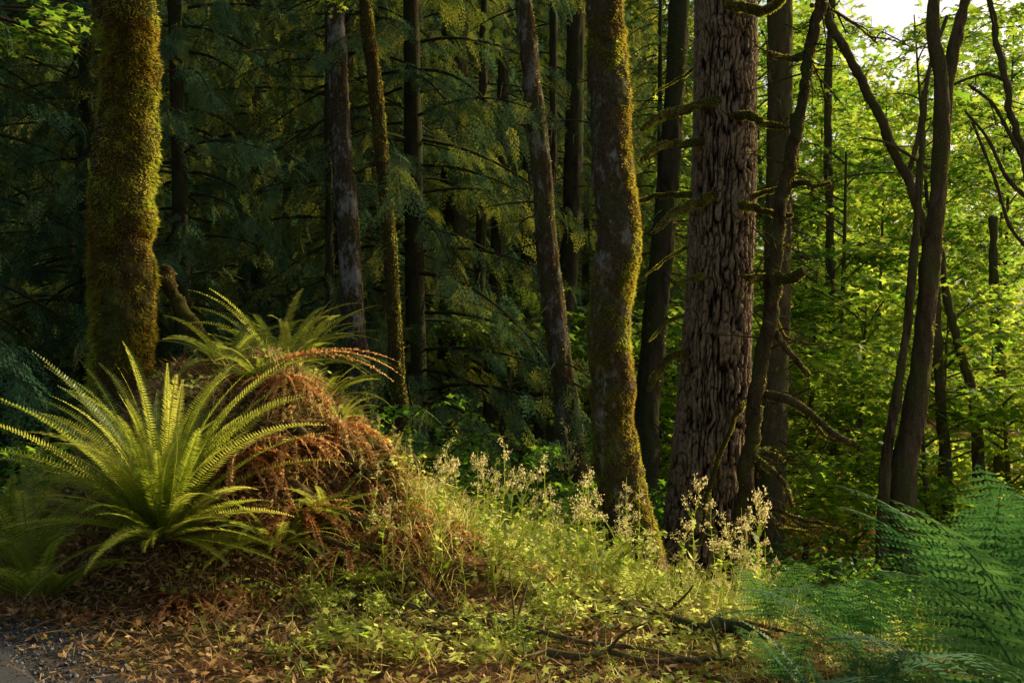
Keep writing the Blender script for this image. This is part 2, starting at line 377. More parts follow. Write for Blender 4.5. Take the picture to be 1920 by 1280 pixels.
# low shrubs
def shrub(seed,nl=9,ls=.10):
    wp,lv=limbs_leaves(seed,lambda k:(U(-.1,.1),U(-.1,.1),0),nl,(.9,1.6),(40,80),twl=(.3,.6),lsize=ls,lspace=.06,droop=55,woodr=.012,tw=11,tilt=.6)
    return [('stem',make_mesh('stem',wp,M_twig,True)),('foliage',make_mesh('foliage',[lv],M_shrub))]
shrubs=[shrub(31),shrub(32,11),shrub(33,8,.13)]
SHP=[(-2.4,11),(-1.7,10.6),(-1.2,11.6),(-.4,11.2),(.1,12.5),(-4.9,9.6),(-5.6,10.6),(-4.2,10.0),(-3.4,10.6),(.6,14),(-.6,14),(1.6,15),(3.1,14.6),(4.0,13.6),(4.6,15),(5.4,14.2),
     (5.2,12.4),(6,13.4),(4.4,12),(3.6,16.4),(6.6,15.4),(2.6,17),(1.2,16.2),(-5,12.2),(4.2,10.2),(4.9,11.2),(3.5,11.8),(.1,10.6),(5.7,16.6),(5.3,9.8),(3.9,9.4),
     (-5.2,8.6),(.9,12.2),(1.6,13.3),(6.4,12.2),(3.0,13),(7.2,14.6),(-1.1,9.9),(-.5,10.2),(-1.5,12.4),(.5,11.4)]
for i,(x,y) in enumerate(SHP):
    thing('shrub','low leafy vine maple shrub in dim shade','shrub',(x,y,float(H(x,y))-.03),shrubs[i%3],'understory shrubs',rot=i*1.3,scale=U(.8,1.25))
def leafyweed(seed,nl=5,ls=.06):
    wp,lv=limbs_leaves(seed,lambda k:(U(-.03,.03),U(-.03,.03),0),nl,(.3,.65),(60,88),twl=(.06,.16),lsize=ls,lspace=.05,droop=40,woodr=.004,tw=5,tilt=.7)
    return [('stem',make_mesh('stem',wp,M_weed)),('foliage',make_mesh('foliage',[lv],M_weed))]
lws=[leafyweed(35),leafyweed(36,6,.05),leafyweed(37,4,.075)]
n_=0
while n_<62:
    x=U(-1.2,1.8); y=U(5.0,9.2)
    if H(x,y)>.35 or (x>.9 and y<6.2): continue
    n_+=1; thing('leafy_weed','bushy broad leaved weed glowing in low sun','weed',(x,y,float(H(x,y))),lws[n_%3],'broad leaved weeds in the clearing',rot=U(0,6),scale=U(.45,1.3)*(1-.4*float(ss(.3,1.2,x)))*(.45+.55*float(ss(5,7,y))))
# ------------------------------------------------------------------ ferns
def frondcurve(az,e0,droop,L,n,side=0.,pw=1.3):
    t=np.linspace(0,1,n); p=e0-droop*t**pw; aa=az+side*t
    d=np.c_[np.cos(p)*np.cos(aa),np.cos(p)*np.sin(aa),np.sin(p)]
    c=np.cumsum(d,0)*L/n; S=np.c_[-np.sin(aa),np.cos(aa),0*aa]; N=np.cross(d,S)
    return t,c,d,S,N
def fern(seed,nf=30,L=(.9,1.25),e=(25,80),droop=(35,80),pl=.085,npn=48,azr=(0,6.283),bare=.12,curl=0.,wide=.0085,rollr=.45):
    global rng; keep=rng; rng=np.random.default_rng(seed); parts=[]
    for k in range(nf):
        l=U(*L); az=azr[0]+(azr[1]-azr[0])*((k*.618)%1+U(-.03,.03))
        t,c,d,S,N=frondcurve(az,R(U(*e)),R(U(*droop)),l,npn,U(-.4,.4))
        roll=U(-rollr,rollr); S,N=S*math.cos(roll)+N*math.sin(roll),N*math.cos(roll)-S*math.sin(roll)
        c=c+np.array([math.cos(az),math.sin(az),0])*.04
        k_=t>bare; u=(t[k_]-bare)/(1-bare)
        prof=pl*np.minimum(1,(u/.18)**.6*.5+.5)*np.clip(1-u,0.02,1)**.55*1.1
        m=k_.sum(); fr=U(-.3,1)
        for s in (-1,1):
            fold=U(.1,.5)+curl*U(-1,1)
            D=nrm(s*S[k_]+d[k_]*.22+N[k_]*(fold*.5)+rng.normal(0,.05+curl*.35,(m,3)))
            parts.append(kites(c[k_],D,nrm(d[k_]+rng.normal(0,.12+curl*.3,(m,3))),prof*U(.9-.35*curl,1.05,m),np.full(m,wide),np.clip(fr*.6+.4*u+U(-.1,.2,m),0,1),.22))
        parts.append(tube(np.c_[c[::6],np.linspace(.005,.0015,len(c[::6]))],12,3,rnd=.9)[0])
    rng=keep
    return parts
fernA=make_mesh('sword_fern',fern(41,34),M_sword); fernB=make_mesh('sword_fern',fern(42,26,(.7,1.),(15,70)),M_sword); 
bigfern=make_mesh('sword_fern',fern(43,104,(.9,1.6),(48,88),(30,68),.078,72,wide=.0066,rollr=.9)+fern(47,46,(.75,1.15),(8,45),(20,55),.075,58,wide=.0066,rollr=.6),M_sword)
deadA=make_mesh('dead_fern',fern(44,36,(.35,.75),(-25,35),(40,90),.055,34,curl=.8,wide=.011),M_brown)
deadB=make_mesh('dead_fern',fern(45,38,(.25,.6),(-45,10),(30,70),.045,30,curl=.9,wide=.010),M_brown)
def plant(name,label,cat,me,x,y,rot=0,s=1,dz=-.02,tilt=(0,0),group=None):
    return thing(name,label,cat,(x,y,float(H(x,y))+dz),[(name,me)],group,rot,s,tilt)
plant('sword_fern','large golden backlit sword fern on the mound front','fern',bigfern,-2.15,6.3,.3,.93,.0,group='sword ferns')
for x,y,m,s,r in [(-3.15,6.7,fernA,.95,1),(-1.9,8.3,fernA,.85,2),(-1.45,7.8,fernB,.6,3.3),(-3.7,7.6,fernA,1.1,.5),(-4.4,8.6,fernB,1.1,4),(-1.45,6.35,fernB,.6,.6),(-2.1,7.6,fernB,.7,.9),(-1.7,8.1,fernA,.7,4.4),(-1.75,7.2,fernB,.5,2.9),
                  (-.35,7.6,fernB,.55,2),(.05,8.2,fernB,.55,1),(.5,8.4,fernB,.5,5),(-4.3,7.6,fernA,.9,2),(-3.4,8.9,fernB,1,3),(-2.7,9.0,fernA,.9,2.2),(-2.85,6.2,fernB,.9,2.4),
                  (1.55,8.9,fernB,.4,.8),(-.1,9.3,fernA,.6,2.5),(-.7,8.6,fernA,.6,1.5),(3.4,8.6,fernA,.8,2),(-1.2,6.6,fernB,.5,4.2),(-1.25,7.3,fernB,.4,.3),(-.9,6.2,fernB,.35,2.1)]:
    plant('sword_fern','arching sword fern with narrow green fronds','fern',m,x,y,r,s,group='sword ferns')
for x,y,m,s,r in [(-1.35,6.55,deadA,.8,0),(-1.75,6.6,deadA,.9,1),(-1.2,7.05,deadB,1,2),(-1.55,6.1,deadB,.9,3),(-1.05,6.4,deadB,.8,4),(-2.5,5.9,deadB,.7,1),(-.85,6.8,deadB,.8,.4),
                  (-.6,6.3,deadB,.6,2.1),(-2.9,6.1,deadB,.7,5.1),(-1.9,6.0,deadB,.9,4.4),(-.7,6.55,deadA,.6,3.6),(-.45,6.7,deadB,.6,1.2),
                  (-1.2,6.2,deadB,.8,3.3),(-1.45,6.75,deadB,1,5),(-1.1,7.35,deadB,.9,1.7),(-1.0,6.95,deadB,.9,.8),(-1.55,7.0,deadB,.8,4.9),(-.95,6.6,deadB,.7,2.9),(-.9,7.4,deadB,.8,3.)]:
    plant('dead_fern','withered brown fern fronds draped on the mound','dead fern',m,x,y,r,s,.03,group='dead fern clumps')
fr=fern(46,3,(.95,1.15),(22,34),(50,75),.055,60,azr=(-.3,.35),curl=.7,wide=.012)
plant('dead_fern','curled pinkish brown dead fronds arching out from the mound top','dead fern',make_mesh('dead_fern',fr,M_brown),-1.85,7.2,0,.95,.1,group='dead fern clumps')
def bracken(seed,nf=6,L=(.8,1.2),e=(35,75),droop=(40,75),pmax=.26,npn=16,azr=(0,6.283),nq=12,rollr=.3,gap=.98,hwf=.42):
    """frond > pinnae > narrow pinnules, all flat in the frond plane"""
    global rng; keep=rng; rng=np.random.default_rng(seed); parts=[]
    for k in range(nf):
        l=U(*L); az=azr[0]+(azr[1]-azr[0])*((k*.618+.2)%1)
        t,c,d,S,N=frondcurve(az,R(U(*e)),R(U(*droop)),l,npn,U(-.5,.5))
        roll=U(-rollr,rollr); S,N=S*math.cos(roll)+N*math.sin(roll),N*math.cos(roll)-S*math.sin(roll)
        parts.append(tube(np.c_[np.vstack([[0,0,0],c]),np.linspace(.005,.0014,npn+1)],npn*2,4,rnd=.7)[0])
        fr=U(.05,.9)
        for i in range(npn):
            if t[i]<.2: continue
            u=(t[i]-.2)/.8; pl=pmax*min(1,.6+u*2.)*(1-u)**.75+.012
            for s in (-1,1):
                D=nrm(s*S[i]+d[i]*.35-N[i]*(.05+.15*rng.random())+rng.normal(0,.03,3)); 
                m=max(5,int(nq*(pl/pmax)**.6)); q=np.linspace(.05,1,m)
                cc=c[i]+D*(q*pl)[:,None]+np.array([0,0,-1])*(.2*pl*q**2)[:,None]
                sd_=nrm(np.cross(N[i],D)); w=(.5*l/npn)*gap*np.clip(1.02-q,0.03,1)**.75*U(.9,1.1,m)
                rp=fr+U(-.15,.15)
                for s2 in (-1,1):
                    Xv=nrm(s2*sd_+D*.45+rng.normal(0,.05,(m,3))); Zv=N[i]+rng.normal(0,.08,(m,3)); Zv=nrm(Zv-Xv*(Zv*Xv).sum(1,keepdims=True)); Yv=np.cross(Zv,Xv)
                    hw=(pl/m)*hwf
                    v0=cc; rv=np.clip(np.full(m,rp)+.12*rng.random(m),0,1)
                    V=np.stack([v0-Yv*hw,v0+Xv*w[:,None]*.4-Yv*hw*.85,v0+Xv*w[:,None]*.8-Yv*hw*.4,v0+Xv*w[:,None]*1.15,v0+Xv*w[:,None]*.8+Yv*hw*.4,v0+Xv*w[:,None]*.4+Yv*hw*.85,v0+Yv*hw],1)
                    parts.append((V.reshape(-1,3),np.arange(7*m).reshape(m,7),np.repeat(rv,7)))
                parts.append(kites(c[i][None],D[None],sd_[None],np.array([pl]),np.array([.0016]),.8))
    rng=keep
    return parts
TO=(3.5,5.0)   # most fronds lean over the open road side
brB=make_mesh('bracken_fern',bracken(52,4,(.8,1.1),(55,80),(35,60),.28,18,azr=TO,nq=12),M_brack); brC=make_mesh('bracken_fern',bracken(53,5,(1.25,1.6),(66,84),(40,70),.38,21,TO,15,rollr=.25),M_brack)
brD=make_mesh('bracken_fern',bracken(55,4,(1.3,1.6),(70,86),(55,85),.40,24,(3.7,4.8),17,rollr=.2),M_brack)
brE=make_mesh('bracken_fern',bracken(56,4,(1.1,1.45),(52,76),(40,70),.36,21,(3.3,4.3),15,rollr=.3),M_brack)
swC=make_mesh('sword_fern',fern(54,16,(.5,.75),(40,85),(20,60),.05,44,wide=.006),M_brack)
for x,y,m,s,r in [(1.6,2.95,brD,1.0,0),(1.95,3.9,brE,1.0,0),(1.6,4.3,brB,.8,.2),(2.25,4.9,brC,1.05,.3),(1.8,5.3,brE,.75,-.2),(2.75,5.7,brC,1.2,.1),(2.3,6.4,brE,.9,.3),(1.5,5.9,brB,.7,.5),
                  (3.3,6.8,brC,1.3,.3),(2.7,7.4,brE,.9,.0),(1.28,4.7,brB,.55,.2),(1.8,3.4,brE,1.,.4),(2.5,4.4,brC,1.2,.6),(2.35,4.0,brD,1.15,.3)]:
    plant('bracken_fern','lacy green bracken fern in cool shade beside the road','fern',m,x,y,r,s,group='bracken ferns')
plant('sword_fern','small upright blue green sword fern in shade','fern',swC,1.25,3.85,0,.95,group='sword ferns')
lf=make_mesh('lady_fern',bracken(61,9,(.35,.55),(30,80),(30,70),.12,14,nq=8,gap=.9,hwf=.42),M_weed)
n_=0
while n_<26:
    x=U(-1.0,1.8); y=U(6.2,9.2)
    if H(x,y)>.3: continue
    n_+=1; plant('lady_fern','small bright yellow green backlit lady fern','fern',lf,x,y,U(0,6),U(.5,1.3)*(1-.45*float(ss(.3,1.2,x))),group='sunlit lady ferns')
# ------------------------------------------------------------------ main trunks
def extend(P,y,topz,baser=1.4):
    A=[]
    for a,b,w in P:
        x,yy,z=W(a,b,y); A.append([x,yy,z,w*K*y/2])
    A=np.array(A)
    g=float(H(A[-1,0],y)); 
    if A[-1,2]>g-.1: A=np.vstack([A,[A[-1,0]+(A[-1,0]-A[-2,0])*.3,y,g-.25,A[-1,3]*baser]])
    d=A[0,:3]-A[1,:3]; d/=max(d[2],.1); top_=A[0,:3]+d*min(1,.8)*(topz-A[0,2])*.5; top_[2]=(topz+A[0,2])/2
    t2=top_+np.array([.1,.1,topz-top_[2]])
    A=np.vstack([[*t2,A[0,3]*.55],[*top_,A[0,3]*.8],A])
    return A[::-1]
def trunk_tree(name,label,cat,P,y,topz,mat,n=220,seg=36,amp=.03,freq=5,seed=1,moss=0,mask=None,mlen=.025,mw=.004,extra=[],disp=None,crown=None,baser=1.4,smooth=True):
    A=extend(P,y,topz,baser); base=A[0,:3].copy(); base[2]+=.2
    tp,G,N=tube(A,n,seg,amp,freq,seed,disp,want=True)
    parts=[('trunk',make_mesh('trunk',shift(tp,base),mat,smooth))]
    if moss: parts.append(('moss',make_mesh('moss',shift([fuzz(G,N,moss,mlen,mw,mask)],base),M_moss)))
    for nm,pp,mt in extra: parts.append((nm,make_mesh(nm,shift(pp,base),mt,nm!='foliage' and nm!='moss')))
    if crown is not None:
        o=A[-1,:3]; wp,lv=limbs_leaves(seed+70,lambda k:o+np.array([0,0,-2.2*k/crown]),crown,(1.5,3.),(10,60),lsize=.16,lspace=.12)
        parts.append(('crown',make_mesh('crown',shift([lv],base),M_maple))); parts.append(('limb',make_mesh('limb',shift(wp,base),M_map)))
    return thing(name,label,cat,tuple(base),parts)
def mmask(lo,hi,seed,fr=2.2,right=0.):
    return lambda P,N: np.clip(ss(lo,hi,fbm(P*np.array([fr,fr,fr*.7]),3,seed))+right*np.clip(N[:,0],0,1),0,1)
def lump(seed,a=.05,f=3.2):
    def d(G,N,c,r):
        q=fbm(G*f,4,seed); q2=fbm(G*f*4,3,seed+3)
        return a*q+a*.5*q2, .5+.5*q
    return d
def furrow(seed,a=.02):
    def d(G,N,c,r):
        q=np.abs(fbm(G*np.array([13,13,2.2]),3,seed)); q2=fbm(G*np.array([3,3,1.5]),3,seed+5)
        return a*(ss(0,.3,q)-.6)+a*1.3*q2, .5+.5*q2
    return d
sc=lambda P,k:[(a,b,w*k) for a,b,w in P]
trunk_tree('mossy_tree','thick straight trunk covered in golden green moss on a mound','tree',
  sc([(232,-20,118),(240,80,120),(242,160,126),(234,300,130),(230,420,128),(232,510,134),(232,600,130),(228,700,128)],.84),7.6,9.5,M_mosb,360,72,.02,6,3,85000,mmask(-.25,.2,4,right=.4),.038,.0042,disp=lump(5,.06,4),crown=7)
trunk_tree('mossy_tree','wavy mossy maple trunk with pale bare bark patch','tree',
  sc([(1133,-20,76),(1138,100,80),(1142,170,84),(1144,250,86),(1150,340,86),(1160,420,92),(1155,500,94),(1147,560,88),(1143,640,88),(1150,720,90),(1150,790,88),(1162,880,96),(1175,970,104),(1190,1050,120)],.9),9.5,10.5,M_mosg,420,64,.015,6,8,90000,
  lambda P,N: mmask(-.3,.15,9,right=.3)(P,N)*(1-.98*ss(2.1,2.5,P[:,2])*(1-ss(3.5,3.8,P[:,2]))*ss(.6,.1,N[:,0])),.030,.0042,disp=lump(15,.04,4.5),crown=7,baser=1.5)
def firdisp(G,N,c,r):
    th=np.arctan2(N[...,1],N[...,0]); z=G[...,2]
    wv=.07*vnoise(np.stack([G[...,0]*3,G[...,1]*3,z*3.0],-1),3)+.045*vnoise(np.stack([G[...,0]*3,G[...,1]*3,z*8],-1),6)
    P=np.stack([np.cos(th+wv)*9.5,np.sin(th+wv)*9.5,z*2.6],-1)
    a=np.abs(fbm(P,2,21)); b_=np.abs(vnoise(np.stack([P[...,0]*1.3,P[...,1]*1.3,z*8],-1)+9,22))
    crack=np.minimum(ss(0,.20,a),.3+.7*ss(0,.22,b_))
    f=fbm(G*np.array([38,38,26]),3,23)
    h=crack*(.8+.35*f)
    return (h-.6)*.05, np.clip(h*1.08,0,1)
fy=12.
def bough(pts,y,r0,r1,n=70,seg=12,fz=5200,yo=None,seed=0,fl=.018,k=1.15):
    A=[]
    m=len(pts)-1
    for i,(a,b) in enumerate(pts):
        x,yy,z=W(a,b,y); A.append([x,yy+(yo[i] if yo else 0),z,k*(r0+(r1-r0)*i/m)])
    A=np.array(A); A[1:-1,:3]+=rng.normal(0,.02,(len(A)-2,3)); A=catmull(A,len(A)*3); A[1:-1,:3]+=rng.normal(0,.006,(len(A)-2,3)); A[:,3]*=U(.85,1.15,len(A)); A[-1,3]*=.5
    tp,G,N=tube(A,n,seg,r0*.2,16,seed,want=True,stretch=1)
    return tp,fuzz(G,N,fz,fl,.0035,mask=lambda P,N:.8+.2*ss(-.4,.1,fbm(P*5,2,7)),down=.3,lo=.3,hi=1)
FB=[([(1340,200),(1290,212),(1245,232),(1210,245),(1186,270)],.055,.035,[-.3,-.4,-.6,-.7,-.8]),
    ([(1310,272),(1262,280),(1225,295),(1186,322)],.045,.022,[-.2,-.4,-.6,-.8]),
    ([(1300,366),(1250,362),(1196,370)],.035,.02,[0,.3,.5]),
    ([(1336,372),(1295,385),(1255,412),(1208,450)],.055,.025,[-.3,-.4,-.6,-.8]),
    ([(1352,28),(1372,32),(1390,46),(1412,50),(1440,36)],.06,.04,[-.3,-.42,-.55,-.65,-.75]),
    ([(1360,228),(1380,228),(1396,238),(1414,258),(1440,264)],.055,.03,[-.3,-.42,-.55,-.65,-.75]),
    ([(1370,388),(1385,392),(1402,408),(1426,416),(1454,418)],.045,.028,[-.3,-.42,-.55,-.65,-.75]),
    ([(1322,520),(1292,522),(1258,536)],.038,.02,[-.2,-.4,-.5]),
    ([(1282,662),(1248,676),(1222,700),(1202,728)],.045,.03,[-.2,-.3,-.5,-.6]),
    ([(1400,742),(1362,770),(1330,830),(1300,910),(1286,990)],.028,.02,[-.3,-.6,-.7,-.8,-.9]),
    ([(1385,525),(1415,522),(1448,526)],.035,.025,[-.35,-.45,-.55]),
    ([(1400,372),(1425,368),(1460,366)],.03,.018,[-.1,-.4,-.6]),
    ([(1325,110),(1290,135),(1240,150)],.02,.008,[0,.3,.6]),([(1320,450),(1270,470),(1225,510)],.02,.008,[0,.4,.7]),([(1300,590),(1265,600),(1225,640)],.02,.008,[0,.2,.4])]
ex=[];fzs=[]
for i,(p_,a,b_,yo) in enumerate(FB):
    t_,f_=bough(p_,fy,a,b_,seed=i,yo=yo); ex.append(('branch',t_,M_mosb)); fzs.append(f_)
ex.append(('moss',fzs,M_bmoss))
trunk_tree('fir_tree','tall fir with deeply furrowed grey brown bark and mossy stub branches','tree',
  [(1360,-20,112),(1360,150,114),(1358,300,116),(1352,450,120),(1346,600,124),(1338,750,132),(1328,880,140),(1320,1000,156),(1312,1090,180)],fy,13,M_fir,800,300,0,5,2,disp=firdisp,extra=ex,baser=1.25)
TT=[('mossy_tree','slim trunk with grey lichen patches and moss',[(628,-20,34),(634,120,36),(641,300,38),(655,450,40),(662,600,42),(676,700,44),(690,800,48)],12,M_mosl,6000,5),
    ('mossy_tree','thin bending trunk edged with bright moss',[(684,-20,20),(690,60,22),(704,170,24),(716,300,24),(728,430,26),(738,560,27),(743,680,28),(752,800,32)],11.6,M_mosb,12000,6),
    ('maple_tree','leaning dim mossy trunk curving toward its base',[(980,-20,30),(988,60,32),(1000,180,34),(1016,330,38),(1024,450,40),(1036,560,42),(1052,680,42),(1070,800,46),(1092,930,50),(1100,1000,56)],12.2,M_mosg,7000,9),
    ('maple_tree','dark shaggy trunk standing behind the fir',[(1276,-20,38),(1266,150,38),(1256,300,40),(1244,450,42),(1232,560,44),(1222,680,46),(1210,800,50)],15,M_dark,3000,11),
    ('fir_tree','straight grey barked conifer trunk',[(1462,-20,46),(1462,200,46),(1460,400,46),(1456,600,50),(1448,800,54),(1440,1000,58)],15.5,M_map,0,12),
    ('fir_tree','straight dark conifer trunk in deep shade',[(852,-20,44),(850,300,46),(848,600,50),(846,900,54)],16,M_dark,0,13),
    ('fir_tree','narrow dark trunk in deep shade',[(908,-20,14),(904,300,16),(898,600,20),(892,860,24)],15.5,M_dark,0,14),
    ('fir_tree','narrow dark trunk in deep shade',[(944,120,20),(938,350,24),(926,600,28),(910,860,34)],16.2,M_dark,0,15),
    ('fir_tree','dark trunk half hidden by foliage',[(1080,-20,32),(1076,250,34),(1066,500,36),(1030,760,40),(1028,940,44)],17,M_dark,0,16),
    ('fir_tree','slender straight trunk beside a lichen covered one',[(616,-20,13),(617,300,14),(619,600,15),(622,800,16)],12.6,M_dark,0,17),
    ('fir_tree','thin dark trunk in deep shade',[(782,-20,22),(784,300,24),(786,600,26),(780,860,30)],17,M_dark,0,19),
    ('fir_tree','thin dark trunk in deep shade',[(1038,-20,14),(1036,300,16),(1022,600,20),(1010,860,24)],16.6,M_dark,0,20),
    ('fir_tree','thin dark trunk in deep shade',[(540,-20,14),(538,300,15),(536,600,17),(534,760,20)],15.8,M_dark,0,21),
    ('maple_tree','forked maple with rough brown bark',[(1752,-20,20),(1750,70,23),(1766,160,27),(1760,350,30),(1744,500,34),(1730,650,37),(1712,790,42),(1692,900,50)],15,M_map,4500,25),
    ('maple_tree','rough brown maple stem curving upward',[(1814,-20,16),(1796,60,19),(1776,160,21),(1764,340,21),(1750,500,22),(1734,660,25),(1716,800,30),(1700,900,36)],15.12,M_map,3500,26),
    ('maple_tree','thin broken maple stem',[(1732,185,9),(1727,300,12),(1716,450,13),(1702,600,14),(1680,750,17),(1658,900,22)],14.8,M_map,0,27),
    ('maple_tree','slender trunk beside green foliage',[(1862,420,14),(1864,520,18),(1868,620,18),(1876,760,22)],19,M_map,0,28),
    ('maple_tree','slender leaning trunk amid green foliage',[(1764,480,14),(1776,560,16),(1800,660,17),(1832,800,20)],17,M_map,1500,29),
    ('maple_tree','slender trunk in backlit haze',[(1560,-20,12),(1552,200,14),(1556,450,16),(1562,700,18)],22,M_map,0,31)]
for nm,lb,P,y,mt,ms,sd_ in TT:
    if P[0][1]>0: tz=1.6+(640-P[0][1])*K*y+.12
    else: tz=10.5
    ext=[]
    if mt is M_dark or sd_ in (9,11,12):      # leafless whiskery limbs
        A=extend(P,y,tz); tw=[]
        for q in range(26):
            z=U(-.5,6.5); x=np.interp(z,A[:,2],A[:,0]); az=U(0,6.28); l=U(.4,1.3); d=np.array([math.cos(az),math.sin(az),U(-.5,.1)])
            b0=np.array([x,y,z]); m1=b0+d*l*.5+np.array([0,0,-.03]); e1=b0+d*l+np.array([0,0,-.15*l])+rng.normal(0,.05,3)
            tw+=tube(np.array([[*b0,.014],[*m1,.009],[*e1,.003]]),10,5)
            for _ in range(2):
                s0=m1+(e1-m1)*U(0,.7); tw+=tube(np.array([[*s0,.006],[*(s0+rng.normal(0,.08,3)),.004],[*(s0+rng.normal(0,.2,3)),.002]]),6,3)
        ext=[('branch',tw,M_dark)]
    trunk_tree(nm,lb,'tree',P,y,tz,mt,260,34,0,5,sd_,ms,mmask(-.2,.3,sd_,right=.5) if ms else None,.03,.005,disp=furrow(sd_,.022 if mt is M_map else .016),extra=ext)
def stem_thing(name,label,cat,lists,y,mat,fz=0,group=None,k=1.,twigs=0):
    parts=[];base=None;mf=[]
    for i,(pts,r0,r1,yo) in enumerate(lists):
        A=[]
        for j,(a,b) in enumerate(pts):
            x,yy,z=W(a,b,y); A.append([x,yy+(yo*j/(len(pts)-1)),z,k*(r0+(r1-r0)*j/(len(pts)-1))])
        A=np.array(A); 
        if i: A[1:-1,:3]+=rng.normal(0,.03,(len(A)-2,3))
        if base is None:
            g=float(H(A[0,0],A[0,1])); A=np.vstack([[A[0,0],A[0,1],g-.2,A[0,3]*1.2],A]) if A[0,2]>g else A
            base=A[0,:3].copy(); base[2]=g
            A=catmull(A,len(A)*3); A[2:-1,:2]+=rng.normal(0,.014,(len(A)-3,2))
        tp,G,N=tube(A,len(pts)*22,12,r0*.35,12,i,want=True,stretch=1)
        if twigs:
            nt_=twigs*4 if i==0 else twigs
            for q in range(nt_):
                k0=rng.integers(4,len(G)-1); b0=G[k0].mean(0); d=nrm(rng.normal(0,1,3)*np.array([1,.7,.6])+np.array([.3,0,-.1])); l=U(.12,.5)*(1.8 if i==0 else 1)
                m1=b0+d*l*.5+rng.normal(0,.03,3); e1=b0+d*l+np.array([0,0,U(-.12,.08)])
                tp=tp+tube(np.array([[*b0,.012],[*m1,.008],[*e1,.003]]),8,4)
                for _ in range(3):
                    s0=m1+(e1-m1)*U(0,.8); tp=tp+tube(np.array([[*s0,.005],[*(s0+rng.normal(0,.04,3)),.004],[*(s0+rng.normal(0,.10,3)),.002]]),5,3)
        if fz: mf.append(fuzz(G,N,int(fz*len(pts)/4),.022,.003,mask=lambda P,N:.2+.8*ss(-.2,.3,fbm(P*4,2,8)),down=.5))
        parts.append(('trunk' if i==0 else 'branch',make_mesh('trunk' if i==0 else 'branch',shift(tp,base),mat,True)))
    if mf: parts.append(('moss',make_mesh('moss',shift(mf,base),M_bmoss)))
    return thing(name,label,cat,tuple(base),parts,group)
stem_thing('maple_tree','leaning maple with arching bare limb above bright leaves','tree',
  [([(1775,900),(1760,700),(1745,480),(1715,370),(1690,310),(1650,220),(1605,130),(1560,50),(1530,-30)],.09,.07,.0),
   ([(1742,315),(1690,285),(1650,270),(1600,265)],.035,.015,-.3),([(1700,340),(1730,240),(1745,120),(1790,20)],.045,.03,.3)],17,M_map,300,twigs=4)
stem_thing('maple_tree','maple with mossy limbs arching toward the light','tree',
  [([(1960,900),(1950,600),(1925,320),(1900,230),(1880,130),(1860,20),(1850,-40)],.07,.04,0),([(1925,310),(1890,250),(1850,200),(1800,168)],.04,.02,-.3),
   ([(1935,380),(1890,330),(1860,260),(1825,200)],.035,.02,.3),([(1885,150),(1850,136),(1810,148),(1785,160)],.035,.015,.2),([(1940,480),(1905,420),(1885,330),(1850,215)],.035,.02,.5)],16,M_map,300,twigs=4)
stem_thing('dead_tree','leaning dead snag with twisted mossy broken limbs','dead tree',
  [([(1376,1060),(1392,940),(1408,820),(1424,700),(1440,590),(1445,520),(1452,430),(1468,340),(1482,270),(1502,140),(1515,60),(1526,-20)],.095,.055,-.3),
   ([(1462,380),(1476,320),(1485,260),(1484,218)],.07,.05,-.1),
   ([(1428,738),(1465,752),(1510,772),(1545,800),(1578,826)],.055,.03,-.5),
   ([(1520,778),(1540,812),(1560,824)],.025,.014,-.3),
   ([(1450,560),(1462,620),(1478,670),(1497,702)],.045,.03,-.4),
   ([(1470,350),(1500,345),(1522,354),(1542,350)],.04,.022,-.3),
   ([(1440,540),(1452,525),(1470,522),(1490,512)],.065,.05,-.4),
   ([(1446,528),(1425,522),(1396,524)],.045,.022,-.3),
   ([(1400,845),(1432,870),(1452,900),(1468,940)],.04,.024,-.4),
   ([(1398,925),(1440,945),(1490,968),(1552,974)],.028,.012,-.4),
   ([(1508,105),(1480,106),(1450,104),(1424,112)],.045,.024,-.3),
   ([(1408,845),(1450,850),(1500,884)],.022,.009,.4),
   ([(1455,600),(1500,630),(1580,650)],.022,.008,.3),
   ([(1445,470),(1470,460),(1500,468)],.028,.012,.2),
   ([(1440,960),(1470,980),(1520,1000)],.02,.008,.2),
   ([(1510,110),(1530,125),(1548,140)],.028,.014,.2),
   ([(1520,10),(1560,12),(1620,40),(1660,75)],.022,.008,.2)],11.4,M_snag,2200,twigs=8)
def leafy(azr,nl,seed,L=(.5,1.),pitch=(-10,30)):
    return limbs_leaves(seed,lambda k:(0,0,0),nl,L,pitch,twl=(.25,.5),lsize=.16,az_range=azr,lspace=.08,tw=6)
wp,lv=leafy((3.0,3.6),3,91); o=W(690,-10,11.4)
thing('maple_bough','bright green maple bough hanging over the clearing','branch',o,[('branch',make_mesh('branch',wp,M_map)),('foliage',make_mesh('foliage',[lv],M_maple))],scale=.7)
wp,lv=leafy((-.5,2.),6,92,(1.,1.8)); o=W(-60,20,9.5)
thing('maple_bough','green maple bough reaching over the mound','branch',o,[('branch',make_mesh('branch',wp,M_map)),('foliage',make_mesh('foliage',[lv],M_maple))])
stem_thing('mossy_log','short mossy leaning log on the mound behind the fern','log',[([(440,720),(400,665),(350,600),(312,540),(296,500)],.075,.05,.1)],7.9,M_mosb,3000)
